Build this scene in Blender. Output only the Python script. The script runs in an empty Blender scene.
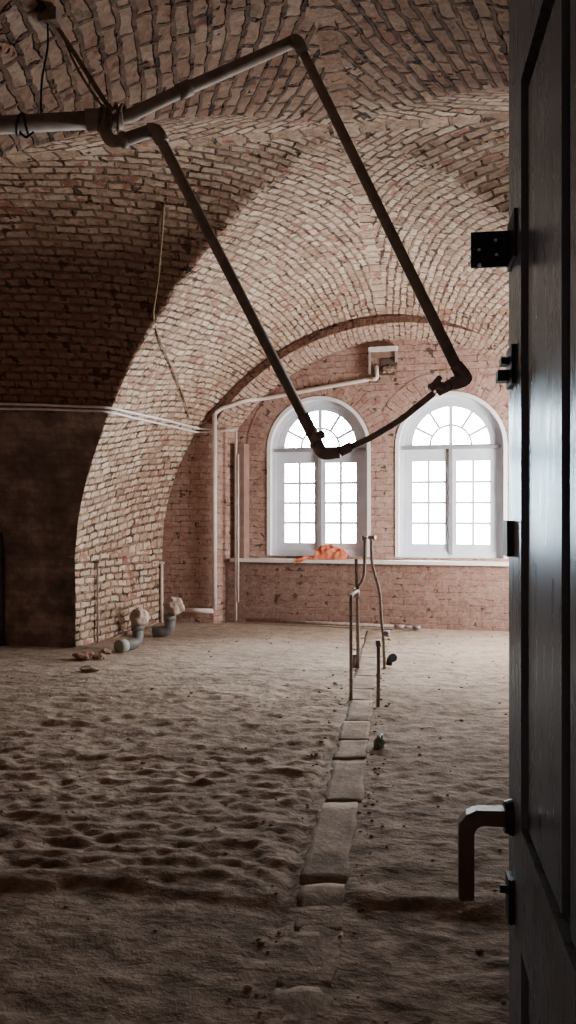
import bpy, bmesh, math, random
from math import sin, cos, pi, sqrt, radians
from mathutils import Vector, Matrix, noise
from mathutils.bvhtree import BVHTree
from mathutils.geometry import tessellate_polygon

random.seed(7)
SC = bpy.context.scene
COL = SC.collection

# ------------------------------------------------------------------ camera frame (used to read the photo)
F = 780.0
H = 1.5
TH = radians(10.0)
cT, sT = cos(TH), sin(TH)

def ray(px, py):
    u = (px - 288) / F
    v = (512 - py) / F
    return Vector((-sT + u * cT, cT + u * sT, v))

def P(px, py, k):
    return Vector((0, 0, H)) + ray(px, py) * k

def PZ(px, py, z):
    r = ray(px, py)
    return Vector((0, 0, H)) + r * ((z - H) / r.z)

def PY(px, py, Y):
    r = ray(px, py)
    return Vector((0, 0, H)) + r * (Y / r.y)

# ------------------------------------------------------------------ node helpers
class NT:
    def __init__(self, name):
        self.m = bpy.data.materials.new(name)
        self.m.use_nodes = True
        self.t = self.m.node_tree
        self.t.nodes.clear()
        self.out = self.n('ShaderNodeOutputMaterial')

    def n(self, typ, **kw):
        nd = self.t.nodes.new(typ)
        for k, v in kw.items():
            setattr(nd, k, v)
        return nd

    def l(self, a, b):
        self.t.links.new(a, b)

    def put(self, sock, v):
        if hasattr(v, 'is_linked'):
            self.l(v, sock)
        else:
            if isinstance(v, tuple) and len(v) == 3 and sock.type == 'RGBA':
                v = (*v, 1)
            sock.default_value = v

    def math(self, op, a, b=0.0, clamp=False):
        nd = self.n('ShaderNodeMath', operation=op, use_clamp=clamp)
        self.put(nd.inputs[0], a)
        self.put(nd.inputs[1], b)
        return nd.outputs[0]

    def vmath(self, op, a, b=(0, 0, 0)):
        nd = self.n('ShaderNodeVectorMath', operation=op)
        self.put(nd.inputs[0], a)
        self.put(nd.inputs[1], b)
        return nd.outputs[0]

    def mix(self, f, a, b, blend='MIX'):
        nd = self.n('ShaderNodeMix', data_type='RGBA', blend_type=blend)
        self.put(nd.inputs[0], f)
        self.put(nd.inputs[6], a)
        self.put(nd.inputs[7], b)
        return nd.outputs[2]

    def noise(self, vec, scale, detail=4, rough=0.55, color=False):
        nd = self.n('ShaderNodeTexNoise')
        self.l(vec, nd.inputs['Vector'])
        nd.inputs['Scale'].default_value = scale
        nd.inputs['Detail'].default_value = detail
        nd.inputs['Roughness'].default_value = rough
        return nd.outputs['Color' if color else 'Fac']

    def ramp(self, f, stops, interp='LINEAR'):
        nd = self.n('ShaderNodeValToRGB')
        cr = nd.color_ramp
        cr.interpolation = interp
        while len(cr.elements) > 1:
            cr.elements.remove(cr.elements[-1])
        for i, (p, c) in enumerate(stops):
            e = cr.elements[0] if i == 0 else cr.elements.new(p)
            e.position = p
            if not isinstance(c, tuple):
                c = (c, c, c)
            e.color = (*c, 1)
        self.l(f, nd.inputs[0])
        return nd.outputs[0]

    def step(self, f, lo, hi):
        nd = self.n('ShaderNodeMapRange', interpolation_type='SMOOTHSTEP')
        self.put(nd.inputs[0], f)
        nd.inputs[1].default_value = lo
        nd.inputs[2].default_value = hi
        return nd.outputs[0]

    def bump(self, h, strength, dist):
        nd = self.n('ShaderNodeBump')
        self.l(h, nd.inputs['Height'])
        nd.inputs['Strength'].default_value = strength
        nd.inputs['Distance'].default_value = dist
        return nd.outputs[0]

    def bsdf(self, color, rough=0.9, metal=0.0, normal=None, spec=0.3):
        nd = self.n('ShaderNodeBsdfPrincipled')
        self.put(nd.inputs['Base Color'], color)
        self.put(nd.inputs['Roughness'], rough)
        self.put(nd.inputs['Metallic'], metal)
        self.put(nd.inputs['Specular IOR Level'], spec)
        if normal is not None:
            self.l(normal, nd.inputs['Normal'])
        self.l(nd.outputs[0], self.out.inputs[0])
        return nd

def brick_mat(name, pal, mortar, chip=0.5, wash=(0.5, 0.42, 0.35), washamt=0.35, seam=False, plaster=False,
              msize=0.013, bumps=0.9, red=(0.23, 0.06, 0.04), bw=0.26, rh=0.081, pock=0.66):
    t = NT(name)
    tc = t.n('ShaderNodeTexCoord')
    obj = tc.outputs['Object']
    uv = t.n('ShaderNodeUVMap', uv_map='UVMap').outputs[0]
    smask = None
    if seam:
        sv = t.n('ShaderNodeUVMap', uv_map='Seam').outputs[0]
        sp = t.n('ShaderNodeSeparateXYZ')
        t.l(sv, sp.inputs[0])
        wob = t.math('MULTIPLY', t.math('SUBTRACT', t.noise(obj, 6, 2), 0.5), 0.03)
        d = t.math('ABSOLUTE', t.math('ADD', sp.outputs[1], wob))
        smask = t.math('LESS_THAN', d, 0.058)
        cb = t.n('ShaderNodeCombineXYZ')
        t.l(sp.outputs[0], cb.inputs[0])
        cb.inputs[1].default_value = 0.04
        mx = t.n('ShaderNodeMix', data_type='VECTOR')
        t.l(smask, mx.inputs[0])
        t.l(uv, mx.inputs[4])
        t.l(cb.outputs[0], mx.inputs[5])
        uv = mx.outputs[1]
    w1 = t.vmath('MULTIPLY', t.vmath('SUBTRACT', t.noise(obj, 2.2, 2, color=True), (.5, .5, .5)), (.10, .06, 0))
    w2 = t.vmath('MULTIPLY', t.vmath('SUBTRACT', t.noise(obj, 11, 4, color=True), (.5, .5, .5)), (.060, .042, 0))
    uv = t.vmath('ADD', t.vmath('ADD', uv, w1), w2)
    br = t.n('ShaderNodeTexBrick')
    br.offset = 0.5
    t.l(uv, br.inputs['Vector'])
    br.inputs['Color1'].default_value = (0, 0, 0, 1)
    br.inputs['Color2'].default_value = (1, 1, 1, 1)
    br.inputs['Mortar'].default_value = (.5, .5, .5, 1)
    br.inputs['Scale'].default_value = 1
    br.inputs['Mortar Size'].default_value = msize
    br.inputs['Mortar Smooth'].default_value = 0.45
    br.inputs['Brick Width'].default_value = bw
    br.inputs['Row Height'].default_value = rh
    rnd = br.outputs['Color']
    fac = br.outputs['Fac']
    n = len(pal)
    col = t.ramp(rnd, [(i / (n - 1), c) for i, c in enumerate(pal)])
    nA = t.noise(obj, 11, 5)
    nB = t.noise(obj, 2.6, 4, 0.6)
    nC = t.noise(obj, 30, 4)
    nD = t.noise(obj, 7.3, 3)
    col = t.mix(t.math('MULTIPLY', t.step(nA, .38, .68), washamt), col, wash)
    col = t.mix(1.0, col, t.ramp(nC, [(.25, .62), (.7, 1.12)]), 'MULTIPLY')
    rn = t.math('ADD', t.math('MULTIPLY', rnd, 0.16), t.math('ADD', t.math('MULTIPLY', nD, .6), t.math('MULTIPLY', nB, .4)))
    rm = t.math('MULTIPLY', t.step(rn, .655, .70), chip)
    col = t.mix(rm, col, red)
    mcol = t.mix(t.step(nA, .45, .6), mortar, tuple(min(1, x * 2.6) for x in mortar))
    mf = t.math('MULTIPLY', fac, t.ramp(t.noise(obj, 5.5, 4, .7), [(.34, .12), (.56, 1.0)]))
    col = t.mix(mf, col, mcol)
    pk = t.step(t.math('ADD', t.math('MULTIPLY', t.noise(obj, 9.0, 2), .75), t.math('MULTIPLY', fac, .07)), pock * .75 + .0, pock * .75 + .035)
    col = t.mix(t.math('MULTIPLY', pk, .8), col, (0.045, 0.026, 0.02))
    hgt = t.math('ADD', t.math('MULTIPLY', fac, -1.0), t.math('MULTIPLY', rnd, .45))
    hgt = t.math('ADD', hgt, t.math('MULTIPLY', nC, .35))
    hgt = t.math('ADD', hgt, t.math('MULTIPLY', nA, .45))
    hgt = t.math('SUBTRACT', hgt, t.math('MULTIPLY', pk, .9))
    if plaster:
        shd = t.n('ShaderNodeAttribute', attribute_name='web_shade').outputs['Fac']  # shade painted into the left and near webs; left brick is also redder
        shd = t.step(t.math('ADD', shd, t.math('MULTIPLY', t.math('SUBTRACT', nB, .5), .6)), .15, .85)
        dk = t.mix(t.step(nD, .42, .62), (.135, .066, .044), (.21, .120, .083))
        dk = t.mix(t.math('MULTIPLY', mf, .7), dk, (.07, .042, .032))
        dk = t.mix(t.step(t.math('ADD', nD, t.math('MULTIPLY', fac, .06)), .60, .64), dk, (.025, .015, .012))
        col = t.mix(t.math('MULTIPLY', shd, .85), col, dk)
        at = t.n('ShaderNodeAttribute', attribute_name='plaster').outputs['Fac']
        pm = t.step(t.math('ADD', at, t.math('MULTIPLY', t.math('SUBTRACT', t.noise(obj, 5, 4), .5), .8)), .45, .55)
        pc = t.ramp(t.noise(obj, 3.2, 6, .65), [(.3, (.07, .055, .05)), (.5, (.17, .13, .11)), (.68, (.34, .26, .22))])
        pc = t.mix(t.math('MULTIPLY', fac, .18), pc, (.05, .038, .034))
        col = t.mix(pm, col, pc)
        hgt = t.mix(pm, hgt, t.math('MULTIPLY', nA, .8))
    t.bsdf(col, 0.93, 0, t.bump(hgt, bumps, 0.022), 0.15)
    return t.m

def plain_mat(name, c1, c2, scale=12, rough=0.8, metal=0.0, bump=0.15, dist=.004, spec=.3, detail=5):
    t = NT(name)
    obj = t.n('ShaderNodeTexCoord').outputs['Object']
    f = t.noise(obj, scale, detail, .6)
    col = t.ramp(f, [(.32, c1), (.68, c2)])
    t.bsdf(col, rough, metal, t.bump(f, bump, dist), spec)
    return t.m

M = {}
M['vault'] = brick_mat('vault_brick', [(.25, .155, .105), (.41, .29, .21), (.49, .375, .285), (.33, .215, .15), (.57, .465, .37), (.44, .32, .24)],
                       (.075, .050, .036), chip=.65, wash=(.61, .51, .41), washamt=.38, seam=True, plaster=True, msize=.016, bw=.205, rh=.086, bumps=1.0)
M['brick'] = brick_mat('wall_brick', [(.30, .175, .140), (.39, .245, .200), (.34, .205, .165), (.43, .29, .245)],
                       (.155, .098, .078), chip=.22, wash=(.46, .355, .315), washamt=.55, msize=.007, bumps=.6)
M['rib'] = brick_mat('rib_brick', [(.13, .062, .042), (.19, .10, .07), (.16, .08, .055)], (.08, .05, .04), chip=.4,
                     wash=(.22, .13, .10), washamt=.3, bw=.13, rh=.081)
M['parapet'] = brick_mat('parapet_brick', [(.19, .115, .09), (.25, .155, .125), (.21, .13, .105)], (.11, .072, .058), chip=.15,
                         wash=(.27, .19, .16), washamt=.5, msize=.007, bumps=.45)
M['soffit'] = brick_mat('soffit_brick', [(.30, .20, .15), (.44, .32, .25), (.38, .265, .20), (.50, .375, .30)], (.13, .085, .062), chip=.4,
                        wash=(.48, .37, .30), washamt=.6, msize=.010, bumps=1.1, bw=.16, rh=.075)
M['plaster'] = plain_mat('stained_plaster', (.03, .024, .021), (.11, .08, .066), 3.2, .92, 0, .5, .02, .1)
M['patch'] = plain_mat('pink_plaster', (.19, .12, .098), (.27, .18, .15), 5, .92, 0, .3, .01, .1)
M['white'] = plain_mat('white_plaster', (.72, .72, .73), (.84, .84, .84), 7, .75, 0, .15, .004)
M['frame'] = plain_mat('white_paint', (.54, .58, .66), (.66, .69, .76), 5, .45, 0, .05, .002)
M['sill'] = plain_mat('white_sill', (.60, .56, .53), (.76, .72, .69), 6, .6, 0, .1, .003)
M['bar'] = plain_mat('grey_bar', (.20, .20, .21), (.28, .28, .29), 8, .5, 0, .05, .002)
M['pipe'] = plain_mat('dusty_grey_pipe', (.20, .168, .145), (.34, .29, .25), 14, .62, .1, .2, .003)
M['darkpipe'] = plain_mat('dark_pipe', (.20, .155, .155), (.34, .27, .265), 20, .55, .3, .3, .003)
M['rust'] = plain_mat('rusty_steel', (.17, .135, .115), (.32, .26, .225), 26, .9, 0, .35, .003, .05)
M['whitepipe'] = plain_mat('white_plastic_pipe', (.55, .48, .44), (.70, .64, .60), 10, .5, 0, .1, .002)
M['conduit'] = plain_mat('white_conduit', (.60, .58, .57), (.78, .77, .76), 10, .45, 0, .05, .002)
M['sewer'] = plain_mat('grey_sewer_pipe', (.10, .10, .095), (.19, .185, .175), 12, .55, 0, .12, .003)
M['bag'] = plain_mat('dusty_bag', (.26, .20, .165), (.40, .325, .275), 9, .7, 0, .5, .012)
M['metal'] = plain_mat('bare_metal', (.45, .41, .38), (.62, .58, .54), 12, .4, .6, .1, .002)
M['rope'] = plain_mat('jute_rope', (.14, .10, .06), (.26, .19, .12), 60, .95, 0, .6, .003)
M['wire'] = plain_mat('black_wire', (.012, .011, .011), (.025, .022, .02), 20, .6)
M['bronze'] = plain_mat('brown_bronze', (.09, .055, .037), (.17, .11, .075), 18, .42, .4, .08, .002, .5)
M['iron'] = plain_mat('black_iron', (.010, .010, .012), (.026, .026, .030), 18, .55, .3, .1, .002)
M['redplate'] = plain_mat('maroon_plate', (.035, .014, .014), (.06, .025, .024), 18, .55, .1, .1, .002)
M['screw'] = plain_mat('screw_steel', (.45, .45, .47), (.6, .6, .62), 30, .35, .9, .05)
M['rubble'] = plain_mat('rubble_stone', (.15, .10, .075), (.36, .26, .20), 14, .95, 0, .7, .012, .1)
M['redrubble'] = plain_mat('broken_brick', (.17, .095, .07), (.27, .17, .13), 14, .95, 0, .6, .012, .1)
M['slab'] = plain_mat('dusty_slab', (.15, .108, .082), (.34, .262, .205), 5, .95, 0, .6, .02, .1, 9)
def slab_mat():
    t = NT('dusty_slab_row')
    ob = t.n('ShaderNodeTexCoord').outputs['Object']
    f = t.noise(ob, 5, 9, .6); g = t.noise(ob, 30, 5, .7)
    sp = t.n('ShaderNodeSeparateXYZ'); t.l(ob, sp.inputs[0])
    col = t.ramp(f, [(.32, (.15, .108, .082)), (.68, (.34, .262, .205))])
    nf = t.step(t.math('ADD', sp.outputs[1], t.math('MULTIPLY', t.math('SUBTRACT', f, .5), .8)), 3.9, 2.8)  # slabs darken towards the doorway, light falloff painted into their colour
    col = t.mix(t.math('MULTIPLY', nf, .7), col, t.mix(t.step(f, .4, .62), (.085, .055, .038), (.19, .13, .095)))
    col = t.mix(1.0, col, t.ramp(g, [(.25, .65), (.7, 1.12)]), 'MULTIPLY')
    h = t.math('ADD', f, t.math('MULTIPLY', g, .35))
    t.bsdf(col, .95, 0, t.bump(h, .7, .025), .1)
    return t.m
M['slab'] = slab_mat()
M['darkwood_shade'] = plain_mat('black_wood_shade', (.008, .007, .007), (.02, .016, .015), 6, .7)
M['plastic_green'] = plain_mat('green_plastic', (.05, .10, .08), (.30, .36, .33), 25, .25, 0, .3, .006, .5)
M['outer'] = plain_mat('light_block_shell', (.3, .25, .22), (.4, .33, .3), 4, .9)

def cloth_mat():
    t = NT('orange_cloth')
    obj = t.n('ShaderNodeTexCoord').outputs['Object']
    f = t.noise(obj, 14, 4)
    col = t.ramp(f, [(.3, (.50, .12, .06)), (.7, (.74, .24, .13))])
    t.bsdf(col, .75, 0, t.bump(f, .4, .01), .2)
    return t.m
M['cloth'] = cloth_mat()

def door_mat():
    t = NT('dark_gloss_door_paint')
    obj = t.n('ShaderNodeTexCoord').outputs['Object']
    mp = t.n('ShaderNodeMapping')
    t.l(obj, mp.inputs[0])
    mp.inputs['Scale'].default_value = (9, 9, 1.3)
    f = t.noise(mp.outputs[0], 4, 6, .6)
    g = t.noise(obj, 26, 5, .7)
    col = t.ramp(f, [(.3, (.095, .085, .098)), (.7, (.15, .137, .155))])
    sc = t.step(g, .70, .74)
    col = t.mix(t.math('MULTIPLY', sc, .5), col, (.012, .009, .01))
    ro = t.ramp(f, [(.3, .22), (.7, .36)])
    nb = t.bump(t.math('ADD', f, t.math('MULTIPLY', g, .5)), .16, .004)
    b = t.bsdf(col, .6, 0, nb, .0)
    gl = t.n('ShaderNodeBsdfGlossy')
    gl.inputs[0].default_value = (.62, .74, .84, 1)  # blue of the reflected sky put into the gloss colour
    t.put(gl.inputs['Roughness'], ro)
    t.l(nb, gl.inputs['Normal'])
    fr = t.n('ShaderNodeFresnel'); fr.inputs[0].default_value = 1.36
    mx = t.n('ShaderNodeMixShader')
    t.l(fr.outputs[0], mx.inputs[0]); t.l(b.outputs[0], mx.inputs[1]); t.l(gl.outputs[0], mx.inputs[2])
    t.l(mx.outputs[0], t.out.inputs[0])
    return t.m
M['door'] = door_mat()

def glass_mat():
    t = NT('window_glass')
    tr = t.n('ShaderNodeBsdfTransparent')
    tr.inputs[0].default_value = (.95, .975, .98, 1)
    gl = t.n('ShaderNodeBsdfGlossy')
    gl.inputs['Roughness'].default_value = .03
    fr = t.n('ShaderNodeFresnel')
    fr.inputs[0].default_value = 1.45
    mx = t.n('ShaderNodeMixShader')
    t.l(fr.outputs[0], mx.inputs[0])
    t.l(tr.outputs[0], mx.inputs[1])
    t.l(gl.outputs[0], mx.inputs[2])
    t.l(mx.outputs[0], t.out.inputs[0])
    return t.m
M['glass'] = glass_mat()

def floor_mat():
    t = NT('sandy_rubble_floor')
    obj = t.n('ShaderNodeTexCoord').outputs['Object']
    a = t.noise(obj, .9, 6, .6)
    b = t.noise(obj, 6, 6, .65)
    c = t.noise(obj, 38, 5, .7)
    mp = t.n('ShaderNodeMapping')
    t.l(obj, mp.inputs[0])
    mp.inputs['Scale'].default_value = (4, 6.5, 4)
    r = t.noise(mp.outputs[0], 1.3, 6, .62)
    col = t.ramp(a, [(.3, (.18, .125, .09)), (.5, (.245, .18, .137)), (.7, (.33, .255, .20))])
    col = t.mix(t.math('MULTIPLY', t.step(b, .45, .7), .45), col, (.42, .335, .27))
    col = t.mix(t.math('MULTIPLY', t.step(b, .50, .34), .7), col, (.10, .066, .048))
    sp = t.n('ShaderNodeSeparateXYZ'); t.l(obj, sp.inputs[0])
    col = t.mix(t.math('MULTIPLY', t.step(t.math('ADD', sp.outputs[1], t.math('MULTIPLY', t.math('SUBTRACT', a, .5), 5)), 5.2, 8.6), .38), col, (.46, .38, .31))  # floor lightened towards the windows, painting in their light
    # browner screed towards the doorway, darkened to paint in the falloff of light
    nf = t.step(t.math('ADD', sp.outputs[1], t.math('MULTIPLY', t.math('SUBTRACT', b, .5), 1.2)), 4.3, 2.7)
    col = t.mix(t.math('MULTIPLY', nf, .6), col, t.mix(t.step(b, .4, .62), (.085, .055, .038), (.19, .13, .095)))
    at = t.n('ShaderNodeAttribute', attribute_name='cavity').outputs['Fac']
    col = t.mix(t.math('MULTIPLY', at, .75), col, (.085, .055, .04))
    col = t.mix(1.0, col, t.ramp(c, [(.25, .65), (.7, 1.12)]), 'MULTIPLY')
    h = t.math('ADD', t.math('MULTIPLY', r, 1.3), t.math('ADD', t.math('MULTIPLY', b, .6), t.math('MULTIPLY', c, .28)))
    t.bsdf(col, .96, 0, t.bump(h, .8, .03), .1)
    return t.m
M['floor'] = floor_mat()

# ------------------------------------------------------------------ mesh helpers
def wloc(o):
    v = Vector((0, 0, 0))
    while o is not None:
        v += o.location
        o = o.parent
    return v

def obj(name, bm, mat, parent=None, smooth=False):
    if parent is not None:
        bmesh.ops.translate(bm, verts=bm.verts, vec=-wloc(parent))
    bmesh.ops.recalc_face_normals(bm, faces=bm.faces)
    me = bpy.data.meshes.new(name)
    bm.to_mesh(me)
    bm.free()
    if smooth:
        for p in me.polygons:
            p.use_smooth = True
    me.materials.append(mat)
    o = bpy.data.objects.new(name, me)
    COL.objects.link(o)
    if parent is not None:
        o.parent = parent
    return o

def tag(o, label=None, cat=None, group=None, kind=None):
    if label: o['label'] = label
    if cat: o['category'] = cat
    if group: o['group'] = group
    if kind: o['kind'] = kind
    return o

def thing(name, label, cat, loc, group=None):
    o = bpy.data.objects.new(name, None)
    o.empty_display_size = .05
    COL.objects.link(o)
    o.location = loc
    return tag(o, label, cat, group)

def struct(name, bm, mat, parent=None, label=None, smooth=False):
    o = obj(name, bm, mat, parent, smooth)
    if parent is None:
        o['kind'] = 'structure'
    if label:
        o['label'] = label
    return o

def quad_box(bm, corners):
    vs = [bm.verts.new(c) for c in corners]
    for f in ((0, 3, 2, 1), (4, 5, 6, 7), (0, 1, 5, 4), (1, 2, 6, 5), (2, 3, 7, 6), (3, 0, 4, 7)):
        bm.faces.new([vs[i] for i in f])
    return vs

def box(bm, x0, x1, y0, y1, z0, z1, mt=None):
    c = [Vector(p) for p in ((x0, y0, z0), (x1, y0, z0), (x1, y1, z0), (x0, y1, z0), (x0, y0, z1), (x1, y0, z1), (x1, y1, z1), (x0, y1, z1))]
    if mt is not None:
        c = [mt @ p for p in c]
    return quad_box(bm, c)

def smooth_path(pts, n=6):
    pts = [Vector(p) for p in pts]
    out = []
    for i in range(len(pts) - 1):
        p0 = pts[max(i - 1, 0)]; p1 = pts[i]; p2 = pts[i + 1]; p3 = pts[min(i + 2, len(pts) - 1)]
        for j in range(n):
            t = j / n
            out.append(.5 * ((2 * p1) + (p2 - p0) * t + (2 * p0 - 5 * p1 + 4 * p2 - p3) * t * t + (3 * p1 - p0 - 3 * p2 + p3) * t ** 3))
    out.append(pts[-1])
    return out

def rounded(pts, r=.06, n=5):
    pts = [Vector(p) for p in pts]
    out = [pts[0]]
    for i in range(1, len(pts) - 1):
        a, b, c = pts[i - 1], pts[i], pts[i + 1]
        d1 = min(r, (a - b).length * .45); d2 = min(r, (c - b).length * .45)
        s = b + (a - b).normalized() * d1; e = b + (c - b).normalized() * d2
        for j in range(n + 1):
            t = j / n
            out.append(s * (1 - t) ** 2 + b * 2 * t * (1 - t) + e * t * t)
    out.append(pts[-1])
    return out

def tube(bm, pts, r, seg=12, wob=0.0):
    pts = [Vector(p) for p in pts]
    n = len(pts)
    rs = r if isinstance(r, (list, tuple)) else [r] * n
    tan = []
    for i in range(n):
        t = pts[min(i + 1, n - 1)] - pts[max(i - 1, 0)]
        tan.append(t.normalized() if t.length > 1e-9 else Vector((0, 0, 1)))
    up = Vector((0, 0, 1)) if abs(tan[0].z) < .9 else Vector((1, 0, 0))
    nx = tan[0].cross(up).normalized()
    rings = []
    for i in range(n):
        nx = (nx - tan[i] * nx.dot(tan[i])).normalized()
        ny = tan[i].cross(nx)
        ring = []
        for k in range(seg):
            a = 2 * pi * k / seg
            rr = rs[i] * (1 + wob * noise.noise(pts[i] * 40 + Vector((k, 0, 0))))
            ring.append(bm.verts.new(pts[i] + nx * cos(a) * rr + ny * sin(a) * rr))
        rings.append(ring)
    for i in range(n - 1):
        for k in range(seg):
            bm.faces.new((rings[i][k], rings[i][(k + 1) % seg], rings[i + 1][(k + 1) % seg], rings[i + 1][k]))
    bm.faces.new(rings[0][::-1])
    bm.faces.new(rings[-1])
    return rings

def T(name, pts, r, mat, parent=None, seg=12, wob=0.0):
    bm = bmesh.new()
    tube(bm, pts, r, seg, wob)
    o = obj(name, bm, mat, parent)
    for p in o.data.polygons:
        if len(p.vertices) == 4:
            p.use_smooth = True
    return o

def poly_face(bm, loops, fn, uvl=None, uvf=None):
    """flat polygon with holes; loops are lists of (u, z)"""
    vs = [[Vector((u, z, 0)) for u, z in lp] for lp in loops]
    flat = [v for lp in vs for v in lp]
    bv = [bm.verts.new(fn(v.x, v.y)) for v in flat]
    for tri in tessellate_polygon(vs):
        try:
            f = bm.faces.new([bv[i] for i in tri])
            if uvl is not None:
                for lo, i in zip(f.loops, tri):
                    lo[uvl].uv = (flat[i].x, flat[i].y) if uvf is None else uvf(flat[i])
        except ValueError:
            pass

def lump(bm, c, r, sq=(1, 1, 1), amp=.3, fr=3.0, sub=3, seed=0, mt=None):
    tmp = bmesh.ops.create_icosphere(bm, subdivisions=sub, radius=1.0)
    for v in tmp['verts']:
        d = v.co.copy()
        s = 1 + amp * noise.fractal(d * fr * .5 + Vector((seed * 7.3, seed * 1.7, 0)), 1.0, 2.0, 4)
        p = Vector((d.x * sq[0], d.y * sq[1], d.z * sq[2])) * r * s
        if mt is not None:
            p = mt @ p
        v.co = p + Vector(c)

# ------------------------------------------------------------------ the groin vault
X0, YC = -0.54, 5.40
A, B = 3.27, 2.67
S, C = 1.0, 4.15
YN, YF = YC - B, YC + B            # 2.73 .. 8.07
XL, XR = X0 - A, X0 + A
NEAR = 0.20
def yface(x): return 9.87 - .064 * x
def ywin(x): return 10.17 - .064 * x

def prof(ph, C_=C, p=1.8, q=1.6):
    return (sin(ph) ** (2 / p) if ph > 0 else 0.0), S + (C_ - S) * max(0.0, cos(ph)) ** (2 / q)

NP = 56
PH = [pi / 2 * (i / NP) for i in range(NP + 1)]
PH[0] = 0.0
def arcs(a):
    s = [0.0]
    for i in range(NP):
        x1, z1 = prof(PH[i]); x2, z2 = prof(PH[i + 1])
        s.append(s[-1] + math.hypot((x2 - x1) * a, z2 - z1))
    return s
SA, SB = arcs(A), arcs(B)
LG = 1.25
def g(s): return LG * (1 - math.exp(-s / LG))
def gp(s): return math.exp(-s / LG)

def rough(p, amp=.010):
    q = Vector(p)
    return q + Vector((noise.noise(q * 2.3), noise.noise(q * 2.3 + Vector((9, 0, 0))), noise.noise(q * 2.3 + Vector((0, 9, 0))))) * amp \
             + Vector((noise.noise(q * 9), noise.noise(q * 9 + Vector((5, 0, 0))), noise.noise(q * 9 + Vector((0, 5, 0))))) * amp * .7

vb = bmesh.new()
uvl = vb.loops.layers.uv.new('UVMap')
sml = vb.loops.layers.uv.new('Seam')
pla = vb.verts.layers.float.new('plaster')
wsh = vb.verts.layers.float.new('web_shade')

def grid(rows):
    """rows[i][j] = (pos, uv, seam, plaster)"""
    V = [[None] * len(r) for r in rows]
    for i, r in enumerate(rows):
        for j, e in enumerate(r):
            V[i][j] = vb.verts.new(e[0])
            V[i][j][pla] = e[3]
            V[i][j][wsh] = e[4] if len(e) > 4 else 0.0
    for i in range(len(rows) - 1):
        for j in range(len(rows[0]) - 1):
            ids = ((i, j), (i + 1, j), (i + 1, j + 1), (i, j + 1))
            try:
                f = vb.faces.new([V[a][b] for a, b in ids])
            except ValueError:
                continue
            f.smooth = True
            for lo, (a, b) in zip(f.loops, ids):
                lo[uvl].uv = rows[a][b][1]
                lo[sml].uv = rows[a][b][2]

def lin(a, b, n): return [a + (b - a) * i / n for i in range(n + 1)]

PROF_FAR = {}
for far in (1, -1):
    for sg in (1, -1):
        rows = []
        for i in range(NP + 1):
            xn, zn = prof(PH[i])
            row = []
            xs = X0 + sg * A * xn
            for q in lin(xn, 1.0, 26):
                Y = YC + far * B * q
                row.append((xs, Y, zn, 0))
            if far > 0:
                for tq in lin(0, 1, 14)[1:]:
                    a = A - .31 * tq
                    xn2, zn2 = prof(PH[i], C - .16 * tq * tq, 1.8, 1.6 + .4 * tq)
                    X = X0 + sg * a * xn2
                    row.append((X, YF + (yface(X) - YF) * tq, zn2, tq))
            else:
                for tq in lin(0, 1, 14)[1:]:
                    row.append((xs, YN + (NEAR - YN) * tq, zn, tq))
            out = []
            for (X, Y, z, tq) in row:
                sx = SA[i]; sy = abs(Y - YC)
                v = sx + g(sy); u = sy - gp(sy) * sx
                pos = rough((X, Y, z)) if tq < .99 else Vector((X, Y, z))
                if far < 0: u *= .84; v *= .84
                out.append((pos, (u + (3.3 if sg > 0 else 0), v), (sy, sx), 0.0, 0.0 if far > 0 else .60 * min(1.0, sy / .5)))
            if far > 0:
                PROF_FAR[(sg, i)] = (row[-1][0], row[-1][2])
            rows.append(out)
        grid(rows)
for sd in (1, -1):                      # side quadrants (+1 right, -1 left)
    for sg in (1, -1):                  # far half / near half
        rows = []
        for i in range(NP + 1):
            yn, zn = prof(PH[i])
            Y = YC + sg * B * yn
            ext = XL - 1.5 if sd < 0 else XR + 1.2
            row = [X0 + sd * A * q for q in lin(yn, 1.0, 26)]
            row += lin(row[-1], ext, 8)[1:]
            out = []
            for X in row:
                sy = SB[i]; sx = abs(X - X0)
                v = sy + g(sx); u = sx - gp(sx) * sy
                pl = 0.0
                if sd < 0 and sg > 0:
                    pl = max(0.0, min(1.0, .5 + (2.56 - zn) * 3.0))
                shd = max(0.0, min(1.0, (4.02 - zn) / .35)) if sd < 0 else 0.0
                out.append((rough((X, Y, zn)), (u + 7.7, v), (sx, sy), pl, max(shd, 0.60 * (1 if sg < 0 else 0) * min(1.0, sy / .5))))
            rows.append(out)
        grid(rows)
bmesh.ops.remove_doubles(vb, verts=vb.verts, dist=.0008)

# vertical lower parts of jambs and piers (below the springing), one mesh each
def wall_strip(name, p0, p1, z0, z1, mat, voff=0.0, pl=0.0, nx=16, nz=8, label=None):
    bm = bmesh.new()
    ul = bm.loops.layers.uv.new('UVMap'); sl = bm.loops.layers.uv.new('Seam')
    pv = bm.verts.layers.float.new('plaster')
    L = (Vector(p1) - Vector(p0)).length
    V = {}
    for i in range(nx + 1):
        for j in range(nz + 1):
            q = Vector(p0).lerp(Vector(p1), i / nx)
            V[i, j] = bm.verts.new(rough((q.x, q.y, z0 + (z1 - z0) * j / nz)))
            V[i, j][pv] = pl
    for i in range(nx):
        for j in range(nz):
            ids = ((i, j), (i + 1, j), (i + 1, j + 1), (i, j + 1))
            f = bm.faces.new([V[k] for k in ids]); f.smooth = True
            for lo, (a, b) in zip(f.loops, ids):
                lo[ul].uv = (L * a / nx, voff - (z0 + (z1 - z0) * b / nz))
                lo[sl].uv = (0, 5)
    return bm

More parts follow.
